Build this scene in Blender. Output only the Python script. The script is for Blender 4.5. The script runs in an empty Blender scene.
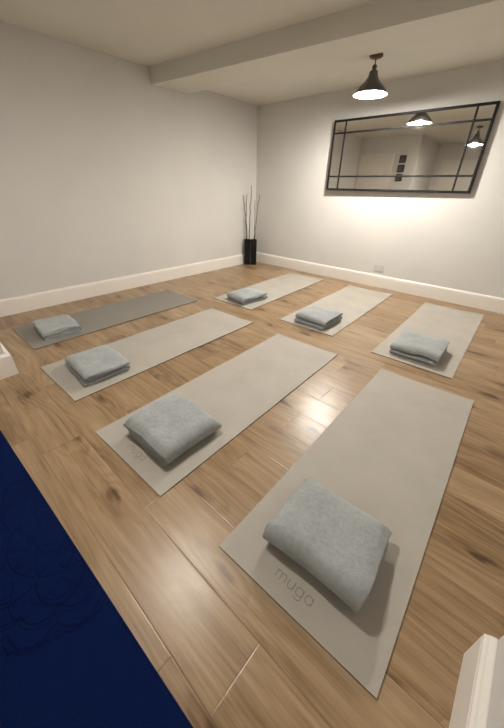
import bpy, bmesh, math, random
from mathutils import Vector, Matrix, noise

sc = bpy.context.scene
col = sc.collection
PI = math.pi
rnd = random.Random(11)

# ------------------------------------------------------------------ materials
class NT:
    """small helper around a material node tree"""
    def __init__(self, name):
        self.m = bpy.data.materials.new(name); self.m.use_nodes = True
        self.t = self.m.node_tree; self.t.nodes.clear()
        self.out = self.t.nodes.new('ShaderNodeOutputMaterial')
        self.b = self.n('ShaderNodeBsdfPrincipled')
        self.t.links.new(self.b.outputs[0], self.out.inputs[0])
    def n(self, typ, **kw):
        x = self.t.nodes.new(typ)
        for k, v in kw.items(): setattr(x, k, v)
        return x
    def link(self, a, b): self.t.links.new(a, b)
    def set(self, node, key, v):
        s = node.inputs[key]
        if isinstance(v, bpy.types.NodeSocket): self.link(v, s)
        else: s.default_value = v
    def math(self, op, a, b=None, c=None, clamp=False):
        x = self.n('ShaderNodeMath', operation=op); x.use_clamp = clamp
        for i, v in enumerate((a, b, c)):
            if v is not None: self.set(x, i, v)
        return x.outputs[0]
    def vmath(self, op, a, b):
        x = self.n('ShaderNodeVectorMath', operation=op); self.set(x, 0, a); self.set(x, 1, b); return x.outputs[0]
    def comb(self, x, y, z=0.0):
        c = self.n('ShaderNodeCombineXYZ')
        for i, v in enumerate((x, y, z)): self.set(c, i, v)
        return c.outputs[0]
    def sep(self, v):
        s = self.n('ShaderNodeSeparateXYZ'); self.link(v, s.inputs[0]); return s.outputs
    def noise(self, vec, scale, detail=3, rough=.55, dist=0.0):
        x = self.n('ShaderNodeTexNoise'); self.link(vec, x.inputs['Vector'])
        x.inputs['Scale'].default_value = scale; x.inputs['Detail'].default_value = detail
        x.inputs['Roughness'].default_value = rough; x.inputs['Distortion'].default_value = dist
        return x.outputs['Fac']
    def maprange(self, v, a, b, c=0.0, d=1.0, smooth=False):
        x = self.n('ShaderNodeMapRange'); x.interpolation_type = 'SMOOTHSTEP' if smooth else 'LINEAR'
        self.set(x, 0, v)
        for i, k in enumerate((a, b, c, d)): self.set(x, i+1, k)
        return x.outputs[0]
    def mix(self, f, a, b, mode='MIX'):
        x = self.n('ShaderNodeMix', data_type='RGBA', blend_type=mode); x.clamp_factor = True
        self.set(x, 0, f)
        for k, v in ((6, a), (7, b)):
            if isinstance(v, bpy.types.NodeSocket): self.link(v, x.inputs[k])
            else: x.inputs[k].default_value = (*v, 1) if len(v) == 3 else v
        return x.outputs[2]
    def ramp(self, f, stops):
        x = self.n('ShaderNodeValToRGB'); self.link(f, x.inputs[0]); e = x.color_ramp.elements
        while len(e) < len(stops): e.new(.5)
        for q, (p, c) in zip(e, stops): q.position = p; q.color = (*c, 1)
        return x.outputs[0]
    def bump(self, h, strength, dist):
        x = self.n('ShaderNodeBump'); x.inputs['Strength'].default_value = strength
        x.inputs['Distance'].default_value = dist; self.link(h, x.inputs['Height'])
        self.link(x.outputs[0], self.b.inputs['Normal'])
    def obj(self): return self.n('ShaderNodeTexCoord').outputs['Object']
    def base(self, c):
        if isinstance(c, bpy.types.NodeSocket): self.link(c, self.b.inputs['Base Color'])
        else: self.b.inputs['Base Color'].default_value = (*c, 1)
    def rough(self, r): self.set(self.b, 'Roughness', r)

def srgb(r, g, b):
    f = lambda c: (c/255/12.92) if c/255 <= .04045 else ((c/255+.055)/1.055)**2.4
    return (f(r), f(g), f(b))

def paint(name, c, rough=.6, bump=.25, scale=90, var=.03):
    m = NT(name); o = m.obj()
    big = m.noise(o, 1.6, 3)
    fine = m.noise(o, scale, 3, .6)
    f = m.maprange(big, .3, .7, 0, 1)
    m.base(m.mix(f, tuple(x*(1-var) for x in c), tuple(min(1, x*(1+var)) for x in c)))
    m.rough(rough); m.bump(fine, bump, .002); return m.m

def plain(name, c, rough=.5, metal=0.0, var=.06, scale=25, spec=None):
    m = NT(name); o = m.obj()
    f = m.noise(o, scale, 3)
    m.base(m.mix(f, tuple(x*(1-var) for x in c), tuple(x*(1+var) for x in c)))
    m.rough(rough); m.b.inputs['Metallic'].default_value = metal
    if spec is not None: m.b.inputs['Specular IOR Level'].default_value = spec
    return m.m

M = {}
M['wall'] = paint('white_emulsion', (.64, .624, .595), .8, .35, 70)
M['ceiling'] = paint('ceiling_emulsion', (.68, .665, .60), .85, .3, 80)
M['trim'] = plain('trim_gloss', (.82, .78, .73), .45, 0, .02)
M['black_metal'] = plain('black_metal', (.006, .006, .006), .5, .0, .2, spec=.25)
M['shade_metal'] = plain('dark_grey_metal', (.11, .105, .098), .45, .2, .15)
M['shade_inside'] = plain('white_enamel', (.85, .83, .78), .5, 0, .02)
M['bronze'] = plain('bronze_metal', (.13, .07, .035), .35, .8, .2)
M['cord'] = plain('dark_cord', (.02, .018, .016), .7)
M['vase'] = plain('black_ceramic', (.006, .006, .006), .5, 0, .2, spec=.2)
M['twig'] = plain('twig_bark', (.035, .022, .014), .8, 0, .3, 60)
M['plastic'] = plain('white_plastic', (.60, .585, .555), .4, 0, .02)
M['slot'] = plain('dark_slot', (.03, .03, .03), .6)
M['tag'] = plain('white_tag', (.75, .73, .70), .8)
M['photo'] = plain('picture_print', (.10, .09, .08), .5, 0, .8, 14)
M['door'] = plain('door_paint', (.74, .71, .655), .45, 0, .02)
M['steel'] = plain('brushed_steel', (.55, .54, .52), .3, 1.0, .05)

m = NT('mirror_silver'); m.base((.80, .78, .74)); m.b.inputs['Metallic'].default_value = 1
m.rough(m.maprange(m.noise(m.obj(), 3, 2), .3, .7, .015, .03)); M['mirror'] = m.m

m = NT('lamp_glow')
e = m.n('ShaderNodeEmission'); e.inputs[0].default_value = (1.0, .945, .865, 1)
BULB = 1330.0
e.inputs[1].default_value = BULB
m.link(e.outputs[0], m.out.inputs[0]); M['bulb'] = m.m
m = NT('lamp_glow_dim'); e = m.n('ShaderNodeEmission'); e.inputs[0].default_value = (1.0, .945, .865, 1)
e.inputs[1].default_value = BULB*.41
m.link(e.outputs[0], m.out.inputs[0]); M['bulb_dim'] = m.m

# --- oak laminate
m = NT('oak_laminate')
uv = m.n('ShaderNodeUVMap', uv_map='plank'); u, v, _ = m.sep(uv.outputs[0])
at = m.n('ShaderNodeAttribute', attribute_name='seed'); s1, s2, s3 = m.sep(at.outputs['Vector'])
sx = m.math('MULTIPLY', s1, 37.0); sy = m.math('MULTIPLY', s2, 23.0)
# knots: sparse voronoi cells per plank
kv = m.comb(m.math('ADD', m.math('MULTIPLY', u, 1.9), sx), m.math('ADD', m.math('MULTIPLY', v, 5.2), sy), 0.0)
vo = m.n('ShaderNodeTexVoronoi', voronoi_dimensions='2D'); vo.inputs['Scale'].default_value = 1.0
wob = m.n('ShaderNodeTexNoise'); wob.inputs['Scale'].default_value = 3.0; m.link(kv, wob.inputs['Vector'])
kvw = m.vmath('ADD', kv, m.vmath('MULTIPLY', m.vmath('SUBTRACT', wob.outputs['Color'], (.5, .5, .5)), (.35, .35, 0)))
m.link(kvw, vo.inputs['Vector']); kd = vo.outputs['Distance']
kr, kg, kb = m.sep(vo.outputs['Color'])
has = m.math('GREATER_THAN', kr, .72)
knot = m.math('MULTIPLY', m.maprange(kd, .03, .16, 1, 0, True), has)
halo = m.math('MULTIPLY', m.maprange(kd, .05, .48, 1, 0, True), has)
# growth rings as contour lines of a stretched smooth field
gp = m.comb(m.math('ADD', m.math('MULTIPLY', u, .95), sx), m.math('ADD', m.math('MULTIPLY', v, 5.0), sy), s3)
fld = m.math('ADD', m.math('MULTIPLY', m.noise(gp, 1.0, 2, .4), 9.0), m.math('MULTIPLY', halo, 1.3))
fld = m.math('ADD', fld, m.math('MULTIPLY', v, 14.0))
ring = m.math('PINGPONG', fld, .5); ring = m.maprange(ring, .0, .5, 0, 1, True)
fp = m.comb(m.math('ADD', m.math('MULTIPLY', u, 3.2), sx), m.math('ADD', m.math('MULTIPLY', v, 105.0), sy), 0.0)
fib = m.noise(fp, 1.0, 4, .6, .3)
bp = m.comb(m.math('ADD', m.math('MULTIPLY', u, 1.6), sx), m.math('ADD', m.math('MULTIPLY', v, 9.0), sy), 4.0)
blot = m.noise(bp, 1.0, 3, .55, .6)
tone = m.math('ADD', m.math('MULTIPLY', ring, .13), m.math('MULTIPLY', fib, .66))
tone = m.math('ADD', tone, m.math('MULTIPLY', blot, .70))
tone = m.math('ADD', tone, m.math('MULTIPLY', s3, .17))
tone = m.math('SUBTRACT', tone, m.math('ADD', m.math('MULTIPLY', knot, .30), m.math('MULTIPLY', halo, .12)))
c = m.ramp(m.maprange(tone, .38, 1.18), [(0, (.085, .045, .019)), (.28, (.200, .121, .059)), (.52, (.305, .200, .107)), (.75, (.385, .267, .155)), (1, (.47, .345, .22))])
ev = m.math('MINIMUM', v, m.math('SUBTRACT', .21, v)); eu = m.math('MINIMUM', u, m.math('SUBTRACT', 1.39, u))
ed = m.math('MINIMUM', ev, eu)
seam = m.maprange(ed, .0004, .0016, 1, 0)
c = m.mix(m.math('MULTIPLY', seam, .62), c, (.05, .028, .013))
m.base(c)
m.rough(m.maprange(fib, .3, .7, .29, .38))
m.b.inputs['Specular IOR Level'].default_value = .5
hgt = m.math('ADD', m.maprange(ed, 0, .004, 0, 1), m.math('MULTIPLY', fib, .10))
m.bump(hgt, .5, .0012); M['oak'] = m.m

# --- taupe natural-rubber mat top
def mat_top(name, k):
  S_ = lambda *c: tuple(x*k for x in c)
  m = NT(name); o = m.obj()
  big = m.noise(o, 3.0, 4, .6); fine = m.noise(o, 260, 2)
  wx, wy, wz = m.sep(o)
  weave = m.noise(m.comb(m.math('MULTIPLY', wx, 60), m.math('MULTIPLY', wy, 420)), 1, 2)
  c = m.mix(m.maprange(big, .3, .7), S_(.430, .400, .352), S_(.500, .468, .415))
  c = m.mix(m.math('MULTIPLY', fine, .35), c, S_(.36, .333, .29))
  m.base(c); m.rough(.68); m.b.inputs['Specular IOR Level'].default_value = .35
  m.bump(m.math('ADD', fine, weave), .22, .0008); M[name] = m.m
mat_top('mat_top', 1.0); mat_top('darker_mat_top', .60)
M['mat_rubber'] = plain('black_rubber_backing', (.030, .026, .022), .8)
M['logo'] = plain('pressed_lettering', (.27, .248, .21), .75)

# --- grey fleece
m = NT('grey_fleece'); o = m.obj()
n1 = m.noise(o, 55, 4, .65); n2 = m.noise(o, 420, 2, .6); n3 = m.noise(o, 9, 3, .6)
c = m.mix(m.maprange(n1, .3, .7), (.300, .326, .336), (.425, .452, .460))
c = m.mix(m.math('MULTIPLY', m.maprange(n3, .35, .7), .4), c, (.52, .545, .545))
c = m.mix(m.math('MULTIPLY', m.maprange(n2, .45, .75), .35), c, (.25, .273, .280))
m.base(c); m.rough(.95); m.b.inputs['Specular IOR Level'].default_value = .1
m.b.inputs['Sheen Weight'].default_value = .25; m.b.inputs['Sheen Roughness'].default_value = .5
m.bump(m.math('ADD', m.math('MULTIPLY', n1, 1.3), n2), .55, .004); M['fleece'] = m.m

# --- navy mat with a tone-on-tone mandala (local origin = middle of its long far edge)
m = NT('navy_mandala_top'); o = m.obj(); X, Y, _ = m.sep(o)
r = m.math('SQRT', m.math('ADD', m.math('MULTIPLY', X, X), m.math('MULTIPLY', Y, Y)))
th = m.math('ARCTAN2', Y, X)
lines = None
def add_line(d, w):
    global lines
    l = m.maprange(d, w*.5, w*1.3, 1, 0, True)
    lines = l if lines is None else m.math('MAXIMUM', lines, l)
    return l
def ringline(R, amp, nn, w, ph=0.0, power=1.0):
    a = m.math('ABSOLUTE', m.math('SINE', m.math('ADD', m.math('MULTIPLY', th, nn/2), ph)))
    if power != 1.0: a = m.math('POWER', a, power)
    add_line(m.math('ABSOLUTE', m.math('SUBTRACT', r, m.math('ADD', m.math('MULTIPLY', a, amp), R))), w)
for args in [(.055, .03, 8, .004), (.075, .05, 8, .003), (.105, 0, 1, .003), (.115, .07, 12, .004, .3), (.125, .05, 12, .0025, .3),
             (.195, 0, 1, .003), (.205, .105, 8, .005, .0, .8), (.215, .075, 8, .003, .0, .8), (.225, .10, 8, .003, PI/2, 1.6),
             (.255, .03, 24, .0025), (.315, .03, 16, .004), (.33, .03, 16, .0025), (.365, .045, 16, .005, .2), (.40, .014, 90, .004), (.39, .03, 16, .0025, .2)]:
    ringline(*args)
vor = m.n('ShaderNodeTexVoronoi', voronoi_dimensions='2D', feature='F1'); vor.inputs['Scale'].default_value = 17
m.link(o, vor.inputs['Vector'])
curl = m.math('PINGPONG', m.math('MULTIPLY', vor.outputs['Distance'], 5.5), .5)
curl = m.math('MULTIPLY', m.maprange(curl, .02, .10, 1, 0, True), .75)
lines = m.math('MAXIMUM', lines, curl)
inside = m.maprange(r, .425, .44, 1, 0)
lines = m.math('MULTIPLY', lines, inside)
fine = m.noise(o, 240, 3)
c = m.mix(m.maprange(fine, .3, .7), (.0019, .0060, .034), (.0030, .0090, .047))
c = m.mix(m.math('MULTIPLY', lines, .72), c, (.0012, .0028, .018))
m.base(c); m.rough(.9); m.b.inputs['Specular IOR Level'].default_value = .03
m.bump(m.math('SUBTRACT', m.math('MULTIPLY', fine, .3), lines), .5, .0012); M['navy'] = m.m
M['navy_back'] = plain('navy_rubber_backing', (.006, .010, .03), .8)

# ------------------------------------------------------------------ object helpers
def link(name, me, mat, parent=None, smooth=False):
    o = bpy.data.objects.new(name, me); col.objects.link(o)
    for k in (mat if isinstance(mat, (list, tuple)) else [mat]): me.materials.append(M[k])
    if smooth:
        for p in me.polygons: p.use_smooth = True
    if parent: o.parent = parent
    return o
def obj(name, bm, mat, parent=None, smooth=False):
    bmesh.ops.recalc_face_normals(bm, faces=bm.faces)
    me = bpy.data.meshes.new(name); bm.to_mesh(me); bm.free()
    return link(name, me, mat, parent, smooth)
def thing(name, label, cat, loc, rz=0.0, group=None):
    o = bpy.data.objects.new(name, None); col.objects.link(o); o.empty_display_size = .1
    o.location = loc; o.rotation_euler = (0, 0, rz); return tag(o, label, cat, group)
def tag(o, label, cat, group=None):
    o['label'] = label; o['category'] = cat
    if group: o['group'] = group
    return o
def struct(o, label=None, cat=None):
    o['kind'] = 'structure'
    if label: o['label'] = label; o['category'] = cat
    return o
def box(bm, a, b, bevel=0.0, seg=2):
    r_ = bmesh.ops.create_cube(bm, size=1.0)
    vs = r_['verts']
    for w in vs:
        w.co = Vector(((a[i]+b[i])/2 + w.co[i]*(b[i]-a[i]) for i in range(3)))
    if bevel:
        es = list({e_ for w in vs for e_ in w.link_edges})
        bmesh.ops.bevel(bm, geom=es, offset=bevel, segments=seg, profile=.5, affect='EDGES')
def boxobj(name, a, b, mat, parent=None, bevel=0.0):
    bm = bmesh.new(); box(bm, a, b, bevel); return obj(name, bm, mat, parent)
def lathe(bm, prof, n=48, origin=(0, 0, 0)):
    rings = []
    for (rr, z) in prof:
        if rr < 1e-6: rings.append([bm.verts.new((origin[0], origin[1], origin[2]+z))])
        else: rings.append([bm.verts.new((origin[0]+rr*math.cos(2*PI*i/n), origin[1]+rr*math.sin(2*PI*i/n), origin[2]+z)) for i in range(n)])
    for a, b in zip(rings, rings[1:]):
        for i in range(n):
            j = (i+1) % n
            if len(a) == 1 and len(b) == 1: continue
            if len(a) == 1: bm.faces.new((a[0], b[i], b[j]))
            elif len(b) == 1: bm.faces.new((a[i], a[j], b[0]))
            else: bm.faces.new((a[i], a[j], b[j], b[i]))
def tube(bm, pts, rad, n=8):
    pts = [Vector(p) for p in pts]; rings = []
    up = Vector((.31, .73, .6)).normalized()
    for i, p in enumerate(pts):
        d = (pts[min(i+1, len(pts)-1)] - pts[max(i-1, 0)]).normalized()
        x = d.cross(up).normalized(); y = d.cross(x)
        rr = rad[i] if isinstance(rad, (list, tuple)) else rad
        rings.append([bm.verts.new(p + x*rr*math.cos(2*PI*k/n) + y*rr*math.sin(2*PI*k/n)) for k in range(n)])
    for a, b in zip(rings, rings[1:]):
        for k in range(n): bm.faces.new((a[k], a[(k+1) % n], b[(k+1) % n], b[k]))
    bm.faces.new(rings[0][::-1]); bm.faces.new(rings[-1])

# ------------------------------------------------------------------ the room
XL, XR, YB, ZC = -4.134, .80, 4.678, 2.445
YF, XN = .228, -2.677          # front wall left of the opening; left return of the opening
YN, XO = .738, .311            # front wall right of the opening; right return
YA = -1.60                     # wall behind the photographer
T = .12

# floor: every plank a face with its own UVs and seed
bm = bmesh.new(); uvl = bm.loops.layers.uv.new('plank'); sl = bm.faces.layers.float_vector.new('seed')
known = {0: -.225, -1: -.41, 3: -.808, 9: -.853, 2: -.23, 1: .47}
k = math.floor((YA-.15-.105)/.21); x_lo, x_hi = XL-.10, XR+.10
while .105 + .21*k < YB+.1:
    y0 = .105 + .21*k; j = known.get(k, rnd.uniform(0, 1.39))
    i0 = math.floor((x_lo-j)/1.39); x0 = j + 1.39*i0
    while x0 < x_hi:
        a, b = max(x0, x_lo), min(x0+1.39, x_hi); c_, d_ = max(y0, YA-.1), min(y0+.21, YB+.1)
        if b > a and d_ > c_:
            f = bm.faces.new([bm.verts.new((p, q, 0)) for p, q in ((a, c_), (b, c_), (b, d_), (a, d_))])
            f[sl] = Vector((rnd.random(), rnd.random(), rnd.random()))
            for lp in f.loops: lp[uvl].uv = (lp.vert.co.x-x0, lp.vert.co.y-y0)
        x0 += 1.39
    k += 1
me = bpy.data.meshes.new('floor'); bm.to_mesh(me); bm.free()
floor = struct(link('floor', me, 'oak'))

def slab(name, a, b, mat='wall'): return struct(boxobj(name, a, b, mat))
slab('wall_left', (XL-T, YF-T, 0), (XL, YB+T, ZC+.1))
slab('wall_back', (XL, YB, 0), (XR, YB+T, ZC+.1))
slab('wall_right', (XR, YN-T, 0), (XR+T, YB+T, ZC+.1))
slab('wall_front_left', (XL, YF-T, 0), (XN, YF, ZC+.1))
slab('wall_front_right', (XO, YN-T, 0), (XR, YN, ZC+.1))
slab('wall_alcove_left', (XN-T, YA, 0), (XN, YF-T, ZC+.1))
slab('wall_alcove_right', (XO, YA, 0), (XO+T, YN-T, ZC+.1))
slab('wall_alcove_back', (XN-T, YA-T, 0), (XO+T, YA, ZC+.1))
slab('ceiling', (XL-T, YA-T, ZC+.06), (XR+T, 3.05, ZC+.18), 'ceiling')       # slightly higher part, camera side of the beam
slab('ceiling_far', (XL-T, 3.06, ZC), (XR+T, YB+T, ZC+.19), 'ceiling')
bm = bmesh.new()               # boxed-in beam, running a little out of parallel with the back wall
base_ = [(XL, 2.72), (XR, 3.22), (XR, 3.62), (XL, 3.24)]
lo_ = [bm.verts.new((x, y, 2.345)) for x, y in base_]; hi_ = [bm.verts.new((x, y, ZC+.12)) for x, y in base_]
bm.faces.new(lo_[::-1]); bm.faces.new(hi_)
for i in range(4): bm.faces.new((lo_[i], lo_[(i+1) % 4], hi_[(i+1) % 4], hi_[i]))
struct(obj('beam', bm, 'ceiling'))

# baseboards: moulded profile swept along each wall run, mitred at corners
PROF = [(0, 0), (.029, 0), (.029, .146), (.0265, .149), (.0265, .1525), (.029, .155), (.028, .162), (.021, .167), (.017, .172), (.010, .1765), (.004, .179), (0, .179)]
def baseboard(name, pts):
    """pts: run of wall-face corner points; the room lies on the left of the run"""
    P_ = [Vector((x, y)) for x, y in pts]; bm = bmesh.new(); rings = []
    for i, p in enumerate(P_):
        def nrm(a, b): d = (b-a).normalized(); return Vector((-d.y, d.x))
        n1 = nrm(P_[i-1], p) if i else None; n2 = nrm(p, P_[i+1]) if i < len(P_)-1 else None
        if n1 is None: o_ = n2
        elif n2 is None: o_ = n1
        else: s_ = n1+n2; o_ = s_/(1+n1.dot(n2))
        rings.append([bm.verts.new((p.x+o_.x*t, p.y+o_.y*t, z)) for t, z in PROF])
    for a, b in zip(rings, rings[1:]):
        for q in range(len(PROF)): w = (q+1) % len(PROF); bm.faces.new((a[q], a[w], b[w], b[q]))
    bm.faces.new(rings[0]); bm.faces.new(rings[-1][::-1])
    return struct(obj(name, bm, 'trim'))
# door opening in the front-left wall
D0, D1 = -4.02, -3.30
g_ = .0005
baseboard('baseboard_left', [(XL+g_, YB-.0295), (XL+g_, YF+.0295)])
baseboard('baseboard_back', [(XR-.0295, YB-g_), (XL+.0, YB-g_)])
baseboard('baseboard_right', [(XR-g_, YN+.0295), (XR-g_, YB)])
baseboard('baseboard_front_left', [(D1+.09, YF+g_), (XN+g_, YF+g_), (XN+g_, YA+.03)][::1])
baseboard('baseboard_alcove_right', [(XO-g_, YA+.03), (XO-g_, YN)])
baseboard('baseboard_alcove_back', [(-.95, YA+g_), (XO-.0305, YA+g_)][::1])

# door seen in the mirror: painted slab with architrave and lever
def door(name, x0, x1, ztop, y, leaves=1):
    bm = bmesh.new(); w = (x1-x0)/leaves
    box(bm, (x0, y+.001, .008), (x1, y+.012, ztop))
    for i in range(leaves):
        a = x0+i*w
        for (za, zb) in ((.22, .95), (1.08, ztop-.14)):
            box(bm, (a+.12, y+.010, za), (a+w-.12, y+.016, zb), .004, 1)
        if i: box(bm, (a-.002, y+.012, .01), (a+.002, y+.0125, ztop))
    d = struct(obj(name, bm, 'door'))
    bm = bmesh.new()
    for a, b in (((x0-.075, y+.001, 0), (x0-.005, y+.022, ztop+.075)), ((x1+.005, y+.001, 0), (x1+.075, y+.022, ztop+.075)), ((x0-.005, y+.001, ztop+.005), (x1+.005, y+.022, ztop+.075))):
        box(bm, a, b, .004, 1)
    obj('architrave', bm, 'door', d)
    bm = bmesh.new()
    for i in range(leaves):
        hx = x1-.07 if leaves == 1 else (x0+w-.06 if i == 0 else x0+w+.06)
        tube(bm, [(hx, y+.012, 1.02), (hx, y+.055, 1.02), (hx-.10*(1 if i == 0 else -1), y+.058, 1.02)], .009, 10)
        lathe(bm, [(0, 0), (.026, 0), (.026, .008), (0, .008)], 20, (hx, y+.016, 1.02))
    obj('door_handle', bm, 'steel', d)
    return d
door('door_1', D0, D1, 2.08, YF)
door('door_2', -2.45, -1.05, 2.06, YA, 2)

# ------------------------------------------------------------------ yoga mats
def mat_heights(L, W, seed, flat_front):
    def h(x, y):     # x across 0..W, y along 0..L ; gentle roll memory across the mat
        t = y/L
        a = .0006 + (.0030 if not flat_front else .0016)*(.5+.5*math.sin(t*31 + seed*1.7 + .8*math.sin(x*3+seed)))*min(1, max(0, (t-.30)*5))
        cx = (x/W-.5)*2
        e_ = max(0, (y-(L-.10))/.10)
        a += .010*e_**2*abs(cx)**3
        return a
    return h
LOGO_FONT = {}
def logo_strokes():
    """lower-case rounded letters as centre-line strokes, x-height 1"""
    arc = lambda cx, cy, rx, ry, a0, a1, n=14: [(cx+rx*math.cos(math.radians(a0+(a1-a0)*i/n)), cy+ry*math.sin(math.radians(a0+(a1-a0)*i/n))) for i in range(n+1)]
    S = []; x = 0.0
    S.append([(x, 0), (x, 1)]); S.append([(x, .62)] + arc(x+.34, .62, .34, .38, 180, 0) + [(x+.68, 0)])
    S.append([(x+.68, .62)] + arc(x+1.02, .62, .34, .38, 180, 0) + [(x+1.36, 0)]); x += 1.80
    S.append([(x, 1)] + arc(x+.40, .40, .40, .40, 180, 360) + [(x+.80, 1)]); S.append([(x+.80, 1), (x+.80, 0)]); x += 1.20
    S.append(arc(x+.46, .5, .46, .5, 0, 360, 24)); S.append([(x+.92, 1), (x+.92, -.10)] + arc(x+.48, -.10, .44, .38, 0, -150)); x += 1.32
    S.append(arc(x+.46, .5, .46, .5, 0, 360, 24)); S.append([(x+.92, 1), (x+.92, 0)])
    return S, x+.92
def logo_mesh(x0, y0, width, h):
    S, tot = logo_strokes(); k = width/tot; bm = bmesh.new(); w = .0021
    for st in S:
        pts = [Vector((x0+a*k, y0+b*k)) for a, b in st]; prev = None
        for i, p in enumerate(pts):
            d = (pts[min(i+1, len(pts)-1)]-pts[max(i-1, 0)]).normalized(); n_ = Vector((-d.y, d.x))
            z = .0055 + h(p.x, p.y)
            q = [bm.verts.new((p.x+n_.x*w, p.y+n_.y*w, z-.0004)), bm.verts.new((p.x+n_.x*w*.5, p.y+n_.y*w*.5, z+.0005)),
                 bm.verts.new((p.x-n_.x*w*.5, p.y-n_.y*w*.5, z+.0005)), bm.verts.new((p.x-n_.x*w, p.y-n_.y*w, z-.0004))]
            if prev:
                for j in range(3): bm.faces.new((prev[j], prev[j+1], q[j+1], q[j]))
            prev = q
    return bm
def yoga_mat(label, loc, ang, seed, W=.655, L=1.855, logo=None, flat=False, tops=('mat_top', 'mat_rubber'), group='grey-brown yoga mats laid out in two rows', name='yoga_mat'):
    t = thing(name, label, 'yoga mat', (loc[0]*.9945, loc[1]*.9945, 0), -ang, group)
    h = mat_heights(L, W, seed, flat)
    nx, ny = 14, 72
    for part, za, zb, mt in (('top_layer', .0042, .0055, tops[0]), ('backing', 0, .0042, tops[1])):
        bm = bmesh.new(); g = {}
        for i in range(nx+1):
            for j in range(ny+1):
                x, y = W*i/nx, L*j/ny
                z = h(x, y)
                g[i, j, 0] = bm.verts.new((x, y, za+z)); g[i, j, 1] = bm.verts.new((x, y, zb+z))
        for i in range(nx):
            for j in range(ny):
                bm.faces.new((g[i, j, 1], g[i+1, j, 1], g[i+1, j+1, 1], g[i, j+1, 1]))
                bm.faces.new((g[i, j, 0], g[i, j+1, 0], g[i+1, j+1, 0], g[i+1, j, 0]))
        for i in range(nx):
            for j in (0, ny): bm.faces.new((g[i, j, 0], g[i+1, j, 0], g[i+1, j, 1], g[i, j, 1]))
        for j in range(ny):
            for i in (0, nx): bm.faces.new((g[i, j, 0], g[i, j+1, 0], g[i, j+1, 1], g[i, j, 1]))
        bm.edges.index_update(); bm.normal_update()
        bmesh.ops.recalc_face_normals(bm, faces=bm.faces)
        sharp = [e_.index for e_ in bm.edges if e_.calc_face_angle(0) > .6]
        o_ = obj(part, bm, mt, t)
        for p_ in o_.data.polygons: p_.use_smooth = True
        for e_ in sharp: o_.data.edges[e_].use_edge_sharp = True
        if part == 'backing': o_['label'] = 'black rubber underside of the mat'
    if logo:
        lo = obj('lettering', logo_mesh(*logo, h), 'logo', t); lo['label'] = 'thin pressed lettering at the front end of the mat'
    return t
R_ = math.radians
yoga_mat('grey-brown mat nearest the camera, largest in view, in front of the lower right corner', (-.547, .433), R_(-1.73), 1, logo=(.238, .064, .155))
yoga_mat('grey-brown mat of the front row, second nearest the camera, its blanket folded broad and square', (-1.582, .377), R_(-1.92), 2, logo=(.250, .060, .150))
yoga_mat('grey-brown mat of the front row between the farthest left mat and the broad square blanket', (-2.638, .398), R_(-1.31), 3)
yoga_mat('darker grey-brown mat running alongside the left wall, farthest left of all', (-3.671, .451), R_(-.69), 4, tops=('darker_mat_top', 'mat_rubber'))
yoga_mat('grey-brown mat of the back row nearest the black vases in the corner', (-2.969, 2.538), R_(-2.62), 5)
yoga_mat('grey-brown mat of the back row lying below the wall socket, middle of three', (-1.876, 2.569), R_(-1.95), 6)
yoga_mat('grey-brown mat at the right end of the back row, below the mirror', (-.789, 2.54), R_(-1.3), 7)

# navy mat along the photographer's side; local origin at the middle of its far long edge
bt = thing('yoga_mat', 'dark navy blue yoga mat with a tone-on-tone mandala in the lower left corner', 'yoga mat', (-1.102, .0315, 0), R_(1.95))
for part, za, zb, mt in (('top_layer', .002, .005, 'navy'), ('backing', 0, .002, 'navy_back')):
    bm = bmesh.new(); box(bm, (-.94, -.66, za), (.94, 0, zb)); obj(part, bm, mt, bt)

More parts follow.
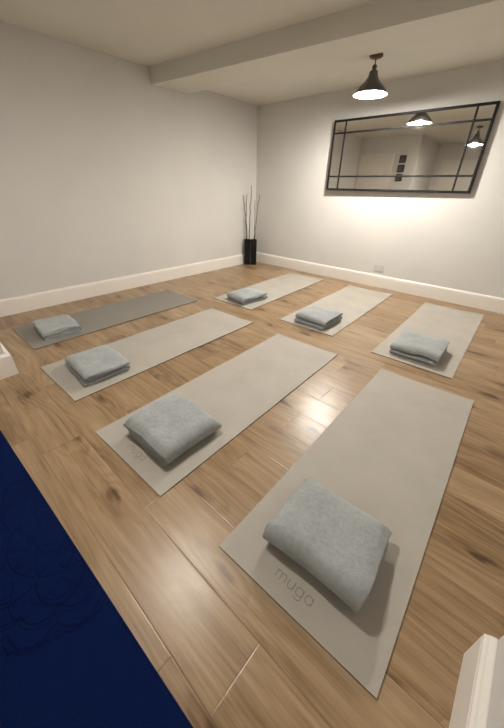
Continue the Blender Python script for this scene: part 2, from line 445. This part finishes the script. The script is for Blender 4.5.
# ------------------------------------------------------------------ folded blankets
def blanket(name, label, loc, rz, levels, height, depth, width, seed, side_first=-1, tag_piece=False, droop=.10, skew=0.0, rough=.007, wedge=0.0, inset=.02, curl=.006):
    """one long sheet folded over itself; the first fold lies at local -Y"""
    n = max(levels)+1; h = height/n; th = h*(.78 if n < 5 else .68)
    folds = []; s_ = side_first
    for a, b in zip(levels, levels[1:]): folds.append([s_, min(a, b), max(a, b)]); s_ = -s_
    def centre(i):
        sd, lo, hi = folds[i]; R = (hi-lo)*h/2
        big = max((f[2]-f[1]) for f in folds if f[0] == sd and f[1] <= lo and f[2] >= hi)*h/2
        return sd*(depth/2 - big - th/2 - .004*((lo*7+seed) % 3)), R
    pts = []; s_ = side_first; ystart = -s_*(depth/2-.012)
    for i, lv in enumerate(levels):
        z = (lv+.5)*h
        yend = centre(i)[0] if i < len(folds) else s_*(depth/2-.02-(.015 if seed % 2 else .005))
        nseg = max(3, int(abs(yend-ystart)/.018))
        for q in range(nseg+1):
            pts.append((ystart+(yend-ystart)*q/nseg, z, lv))
        if i < len(folds):
            yc, R = centre(i); z2 = (levels[i+1]+.5)*h; na = max(5, int(R/.005)) if R > .02 else 6
            for q in range(1, na):
                a = PI*q/na; f_ = q/na
                pts.append((yc+s_*R*math.sin(a)*1.0, z+(z2-z)*(1-math.cos(a))/2, lv+(levels[i+1]-lv)*f_))
            ystart = yc; s_ = -s_
    N = len(pts); L_, Rr = [], []
    for i in range(N):
        a = pts[max(i-1, 0)]; b = pts[min(i+1, N-1)]
        d = Vector((b[0]-a[0], b[1]-a[1])).normalized(); nn = Vector((-d.y, d.x))
        e_ = min(i, N-1-i); tt = th/2*min(1, .55+.25*e_)
        p = Vector(pts[i][:2]); L_.append((p+nn*tt, p)); Rr.append((p-nn*tt, p))
    hw = width/2; r_ = th*.5
    rows = []
    for k_ in range(5):
        a = PI/2*k_/4; rows.append((-hw + r_*(1-math.sin(a)), max(.12, math.sin(a)) if k_ else .12))
    rows[0] = (-hw, .25)
    rows = [(-hw+r_*(1-math.sin(PI/2*q/4)), max(.2, math.cos(PI/2*(1-q/4)))) for q in range(5)]
    M_ = 18; mid = [(-hw+r_ + (width-2*r_)*q/M_, 1.0) for q in range(1, M_)]
    rows = rows + mid + [(-x, s) for x, s in rows[::-1]]
    bm = bmesh.new(); V = []
    off = Vector((seed*3.7, seed*1.3, seed*.7))
    for (x, s) in rows:
        ring = []
        for li, lst in ((0, L_), (1, Rr)):
            for i in range(N):
                c_, p = lst[i]; q = p + (c_-p)*s
                lv = pts[i][2]; y, z = q.x, q.y
                fx = x/hw; fy = y/(depth/2)
                # each layer ends a little differently, sheet is not cut square
                lt = lv/max(1, n-1)
                xx = x*(1 - inset*(1-lt)**1.5)*(1 + .030*noise.noise(off+Vector((lv*1.9, 2.2, .4))) + .012*noise.noise(off+Vector((y*9, lv*3, 1)))) + .012*noise.noise(off+Vector((y*5, lv*.9, 7)))
                zz = z
                top = z/height
                pill = 1 - droop*abs(fx)**3.2*top - droop*.9*max(0, fy*(-1))**4*top*.3 - droop*max(0, abs(fy))**5*top*.5
                zz *= pill*(1+wedge*fy)
                zz -= curl*max(0, (abs(fx)-.80)/.20)**2*top**2
                zz += .004*noise.noise(off+Vector((xx*13, lv*2.3, y*4)))*min(1, z/.02)
                nv = noise.noise_vector(off+Vector((xx*5.5, y*5.5, z*6)))
                nf = noise.noise_vector(off*2+Vector((xx*15, y*15, z*14)))
                yy = y + skew*xx + nv.y*rough*1.3 + nf.y*.0025
                xx = xx + nv.x*rough*1.1 + nf.x*.0022
                zz = zz + (nv.z*rough*1.4 + nf.z*.0035)*min(1, z/.02)
                zz += .006*top*math.sin(xx*11+seed)*math.cos(y*9+seed*2)
                ring.append(bm.verts.new((xx, yy, max(zz, 0.0004))))
        V.append(ring)
    for a, b in zip(V, V[1:]):
        for i in range(N-1):
            bm.faces.new((a[i], a[i+1], b[i+1], b[i]))
            bm.faces.new((a[N+i], b[N+i], b[N+i+1], a[N+i+1]))
        for i in (0, N-1): bm.faces.new((a[i], b[i], b[N+i], a[N+i]))
    for a in (V[0], V[-1]):
        for i in range(N-1): bm.faces.new((a[i], a[N+i], a[N+i+1], a[i+1]))
    o_ = obj(name, bm, 'fleece', None, True)
    o_.location = (loc[0], loc[1], .0076); o_.rotation_euler = (0, 0, rz)
    md = o_.modifiers.new('smooth', 'SUBSURF'); md.levels = 1; md.render_levels = 1
    tag(o_, label, 'blanket', 'folded grey fleece blankets on the mats')
    if tag_piece:
        bm = bmesh.new(); box(bm, (-.014, -.004, -.006), (.014, .001, .006), .001, 1)
        tg = obj('care_tag', bm, 'tag', o_); tg.location = tag_piece; tg['label'] = 'small white sewn tag'
    return o_
WRAP = [0, 3, 2, 1]
blanket('blanket', 'grey blanket on the mat nearest the camera, thick with one smooth rounded fold', (-.222, .742), R_(3), [0, 3, 2, 1], .122, .355, .405, 1, droop=.045, rough=.007, wedge=-.16, inset=.04, curl=.022)
blanket('blanket', 'broad square grey blanket folded thick, on the front-row mat second nearest the camera', (-1.222, .688), R_(90+1), [0, 3, 2, 1], .128, .42, .385, 2, droop=.045, rough=.009, inset=.05, curl=.034)
blanket('blanket', 'grey blanket with loose layered edges on the third front-row mat from the right', (-2.280, .705), R_(-2), [0, 1, 2, 5, 4, 3], .110, .35, .44, 3, droop=.22, rough=.011)
blanket('blanket', 'grey blanket lying near the left wall baseboard, farthest left of all', (-3.285, .755), R_(-5), [0, 1, 4, 3, 2], .105, .34, .42, 4, droop=.22, rough=.012)
blanket('blanket', 'grey blanket with stacked fold edges on its right, on the mat nearest the black vases', (-2.600, 2.80), R_(-8), [0, 5, 4, 1, 2, 3], .105, .42, .345, 5, droop=.12, rough=.008)
blanket('blanket', 'grey blanket in two clear tiers on the mat below the wall socket', (-1.520, 2.81), R_(-1), [0, 1, 2, 5, 4, 3], .112, .40, .37, 6, droop=.10, rough=.007)
blanket('blanket', 'grey blanket with a small white tag on the mat below the mirror', (-.470, 2.83), R_(1), [0, 1, 2, 5, 4, 3], .115, .42, .39, 7, droop=.10, rough=.007, tag_piece=(.15, -.20, .035))

# ------------------------------------------------------------------ vases and twigs
def vase(label, loc, rz):
    t = thing('vase', label, 'vase', loc, rz, 'tall black vases in the corner')
    bm = bmesh.new(); s0, s1, w, H_ = .050, .054, .006, .452
    def sq(s, z): return [bm.verts.new((a*s, b*s, z)) for a, b in ((-1, -1), (1, -1), (1, 1), (-1, 1))]
    rs = [sq(s0-.002, 0), sq(s0, .004), sq(s1, H_-.002), sq(s1-.002, H_), sq(s1-w, H_), sq(s1-w-.001, H_-.01), sq(s0-w, .02)]
    for a, b in zip(rs, rs[1:]):
        for i in range(4): bm.faces.new((a[i], a[(i+1) % 4], b[(i+1) % 4], b[i]))
    bm.faces.new(rs[0][::-1]); bm.faces.new(rs[-1])
    es = [e_ for e_ in bm.edges if abs(e_.verts[0].co.z-e_.verts[1].co.z) > .3 and max(abs(e_.verts[0].co.x), abs(e_.verts[1].co.x)) > .0495]
    bmesh.ops.bevel(bm, geom=es, offset=.006, segments=3, profile=.5, affect='EDGES')
    obj('vase_body', bm, 'vase', t); return t
VA, VB = Vector((-4.036, 4.352, 0)), Vector((-3.952, 4.432, 0))
vase('tall square black vase in the corner, left of the pair, against the left wall', VA, R_(48))
vase('tall square black vase in the corner, right of the pair, towards the back wall', VB, R_(48))
def twig(label, base, tip, bend, seed, side=None):
    r2 = random.Random(seed); a = Vector(base); b = Vector(tip); n_ = 16; pts = []
    for i in range(n_+1):
        f = i/n_; p = a.lerp(b, f)
        p += Vector((bend[0], bend[1], 0))*math.sin(PI*f) + Vector((r2.uniform(-1, 1), r2.uniform(-1, 1), 0))*.008*min(1, f*3)*(f < 1)
        pts.append(p)
    bm = bmesh.new(); tube(bm, pts, [.0085-.0050*i/n_ for i in range(n_+1)], 7)
    for i in range(4, n_, 2):       # buds
        p = pts[i]; d = Vector((r2.uniform(-1, 1), r2.uniform(-1, 1), .8)).normalized()*.012
        tube(bm, [p, p+d*.5, p+d], [.004, .0055, .001], 6)
    if side:
        i = side[0]; p = pts[i]; q = Vector(side[1]); m_ = p.lerp(q, .5)+Vector((.01, 0, -.01))
        tube(bm, [p, m_, q], [.0035, .003, .0018], 6)
    return tag(obj('twig', bm, 'twig', None, True), label, 'twig', 'bare twigs in the black vases')
dx = Vector((.745, .667, 0)); pn = Vector((-.667, .745, 0))      # direction along the wall corner as seen from the room
twig('bare twig leaning left out of the left black vase', VA+dx*-.012+pn*.024+Vector((0, 0, .022)), VA+pn*.030+dx*-.075+Vector((0, 0, 1.17)), dx*.03, 1)
twig('short straight bare twig in the middle of the left black vase', VA+dx*.004+Vector((0, 0, .022)), VA+dx*-.012+Vector((0, 0, 1.19)), dx*-.02, 2)
twig('tallest bare twig, leaning right out of the left black vase', VA+dx*.012+pn*-.024+Vector((0, 0, .022)), VA+pn*-.030+dx*.058+Vector((0, 0, 1.325)), dx*.00, 3)
twig('shorter upright bare twig in the right black vase', VB+dx*-.004+pn*.020+Vector((0, 0, .022)), VB+pn*.030+dx*.012+Vector((0, 0, 1.10)), dx*.008, 4)
twig('bare twig leaning right out of the right black vase', VB+dx*.008+pn*-.020+Vector((0, 0, .022)), VB+pn*-.030+dx*.088+Vector((0, 0, 1.19)), dx*-.02, 5)

# ------------------------------------------------------------------ pendant lamps
def pendant(label, x, y, zc, glow='bulb'):
    t = thing('pendant_lamp', label, 'pendant lamp', (x, y, zc), 0, 'bell-shaped pendant lamps')
    bm = bmesh.new(); lathe(bm, [(0, 0), (.062, 0), (.064, -.006), (.060, -.018), (.045, -.026), (.012, -.028), (0, -.028)], 40); obj('ceiling_rose', bm, 'bronze', t, True)
    bm = bmesh.new(); tube(bm, [(0, 0, -.026), (.001, 0, -.05), (0, 0, -.075)], .0045, 10); obj('cord', bm, 'cord', t, True)
    bm = bmesh.new(); lathe(bm, [(0, -.068), (.010, -.068), (.020, -.078), (.024, -.092), (.019, -.100), (.019, -.118), (0, -.118)], 32); obj('lamp_holder', bm, 'bronze', t, True)
    prof = [(.020, -.112), (.034, -.116), (.040, -.128), (.043, -.146), (.050, -.165), (.068, -.190), (.095, -.217), (.124, -.243), (.147, -.268), (.159, -.288), (.163, -.300)]
    bm = bmesh.new(); lathe(bm, prof, 64); sh = obj('shade', bm, 'shade_metal', t, True)
    inner = [(max(.001, r-.002), z-.0015) for r, z in prof[:-1]] + [(.1615, -.2995)]
    bm = bmesh.new(); lathe(bm, inner, 64); li = obj('shade_lining', bm, 'shade_inside', sh, True); li['label'] = 'white enamelled inside of the shade'
    bm = bmesh.new(); rb = .056; zb = -.268
    pr = [(.018, -.118), (.020, -.150), (.026, -.188), (.042, -.225)] + [(rb*math.cos(R_(a)), zb+rb*math.sin(R_(a))) for a in (40, 20, 0, -20, -40, -60, -78)] + [(0, zb-rb)]
    lathe(bm, pr, 32); b_ = obj('bulb', bm, glow, t, True); b_['label'] = 'glowing white bulb'
    return t
pendant('lit dark bell pendant lamp hanging left of the mirror, behind the ceiling beam', -1.785, 3.745, ZC-.012)
pendant('lit dark bell pendant lamp seen only as the smaller reflection at the mirror right edge', -1.50, .75, ZC+.04, 'bulb_dim')

# ------------------------------------------------------------------ mirror
MX0, MX1, MZ0, MZ1 = -2.650, -.778, 1.279, 2.115
MC = Vector(((MX0+MX1)/2, YB-.055, MZ0))
mr = thing('wall_mirror', 'wide black-framed window-pane mirror on the back wall', 'mirror', MC, 0)
mr.rotation_euler = (R_(-.4), 0, R_(.95))
hwid, hh = (MX1-MX0)/2, MZ1-MZ0
bm = bmesh.new(); box(bm, (-hwid+.004, -.004, .004), (hwid-.004, .004, hh-.004)); gl = obj('mirror_glass', bm, 'mirror', mr)
fw = .026
bm = bmesh.new()
for a, b in (((-hwid, -.014, 0), (hwid, .030, fw)), ((-hwid, -.014, hh-fw), (hwid, .030, hh)), ((-hwid, -.0139, fw-.001), (-hwid+fw, .0299, hh-fw+.001)), ((hwid-fw, -.0139, fw-.001), (hwid, .0299, hh-fw+.001))):
    box(bm, a, b, .003, 1)
obj('mirror_frame', bm, 'black_metal', mr)
bx = [-2.472-MC.x, -.962-MC.x]; bz = [1.455-MZ0, 1.966-MZ0]; bw = .0100
for x in bx:
    bm = bmesh.new(); box(bm, (x-bw, -.0115, fw), (x+bw, -.0042, hh-fw), .002, 1); obj('glazing_bar', bm, 'black_metal', mr)
for z in bz:
    bm = bmesh.new(); box(bm, (-hwid+fw, -.0112, z-bw), (hwid-fw, -.0042, z+bw), .002, 1); obj('glazing_bar', bm, 'black_metal', mr)
for x in bx:
    for z in bz:
        bm = bmesh.new()
        lathe(bm, [(0, .004), (.019, .004), (.019, .008), (.012, .013), (0, .014)], 20)
        o_ = obj('stud', bm, 'black_metal', mr, True); o_.location = (x, 0, z); o_.rotation_euler = (PI/2, 0, 0)

# ------------------------------------------------------------------ wall socket
sk = thing('wall_socket', 'white double wall socket above the baseboard of the back wall', 'socket', (-1.640, YB-.0005, .279), 0)
sh_ = .078; sv = .048
bm = bmesh.new(); box(bm, (-sh_, -.011, -sv), (sh_, 0, sv), .004, 2); obj('face_plate', bm, 'plastic', sk)
for s in (-1, 1):
    bm = bmesh.new(); box(bm, (s*.018-.008, -.0145, .014), (s*.018+.008, -.0105, .036), .002, 1); obj('rocker_switch', bm, 'plastic', sk)
    bm = bmesh.new(); cx = s*.046
    for a, b, w_, h_ in ((0, .012, .004, .009), (-.011, -.012, .0065, .004), (.011, -.012, .0065, .004)):
        box(bm, (cx+a-w_/2, -.0113, b-h_/2-.006), (cx+a+w_/2, -.0108, b+h_/2-.006))
    o_ = obj('pin_slots', bm, 'slot', sk); o_['label'] = 'dark pin slots'

# ------------------------------------------------------------------ three small frames seen in the mirror
for i, (z, lab) in enumerate(((2.03, 'top of three small black picture frames reflected in the mirror'), (1.835, 'middle of three small black picture frames reflected in the mirror'), (1.64, 'lowest of three small black picture frames reflected in the mirror'))):
    f = thing('picture_frame', lab, 'picture frame', (-3.0, YF+.001, z), 0, 'small black picture frames beside the door')
    s = .078; w_ = .020
    bm = bmesh.new()
    for a, b in (((-s, 0, -s), (s, .018, -s+w_)), ((-s, 0, s-w_), (s, .018, s)), ((-s, .0002, -s+w_-.001), (-s+w_, .0178, s-w_+.001)), ((s-w_, .0002, -s+w_-.001), (s, .0178, s-w_+.001))): box(bm, a, b, .002, 1)
    obj('frame', bm, 'black_metal', f)
    boxobj('print', (-s+w_-.002, .001, -s+w_-.002), (s-w_+.002, .008, s-w_+.002), 'photo', f)

# ------------------------------------------------------------------ world, camera, view
w = bpy.data.worlds.new('world'); sc.world = w; w.use_nodes = True
w.node_tree.nodes['Background'].inputs[0].default_value = (0, 0, 0, 1)
w.node_tree.nodes['Background'].inputs[1].default_value = 0

cd = bpy.data.cameras.new('camera'); cam = bpy.data.objects.new('camera', cd); col.objects.link(cam); sc.camera = cam
rt = Vector((.74472429, .66708279, .01965387)); up = Vector((-.34427577, .35878398, .86761065)); fw_ = Vector((-.57171665, .65289708, -.49685559))
mw = Matrix((rt, up, -fw_)).transposed().to_4x4(); mw.translation = (0, 0, 1.29); cam.matrix_world = mw
cd.sensor_fit = 'AUTO'; cd.sensor_width = 36; cd.lens = 298.5437*36/728
cd.shift_x = -(253.842-252)/728; cd.shift_y = (358.60-364)/728; cd.clip_start = .02
sc.view_settings.view_transform = 'Standard'; sc.view_settings.look = 'None'
sc.view_settings.exposure = 0.16; sc.view_settings.gamma = 1.0; sc.view_settings.use_curve_mapping = False
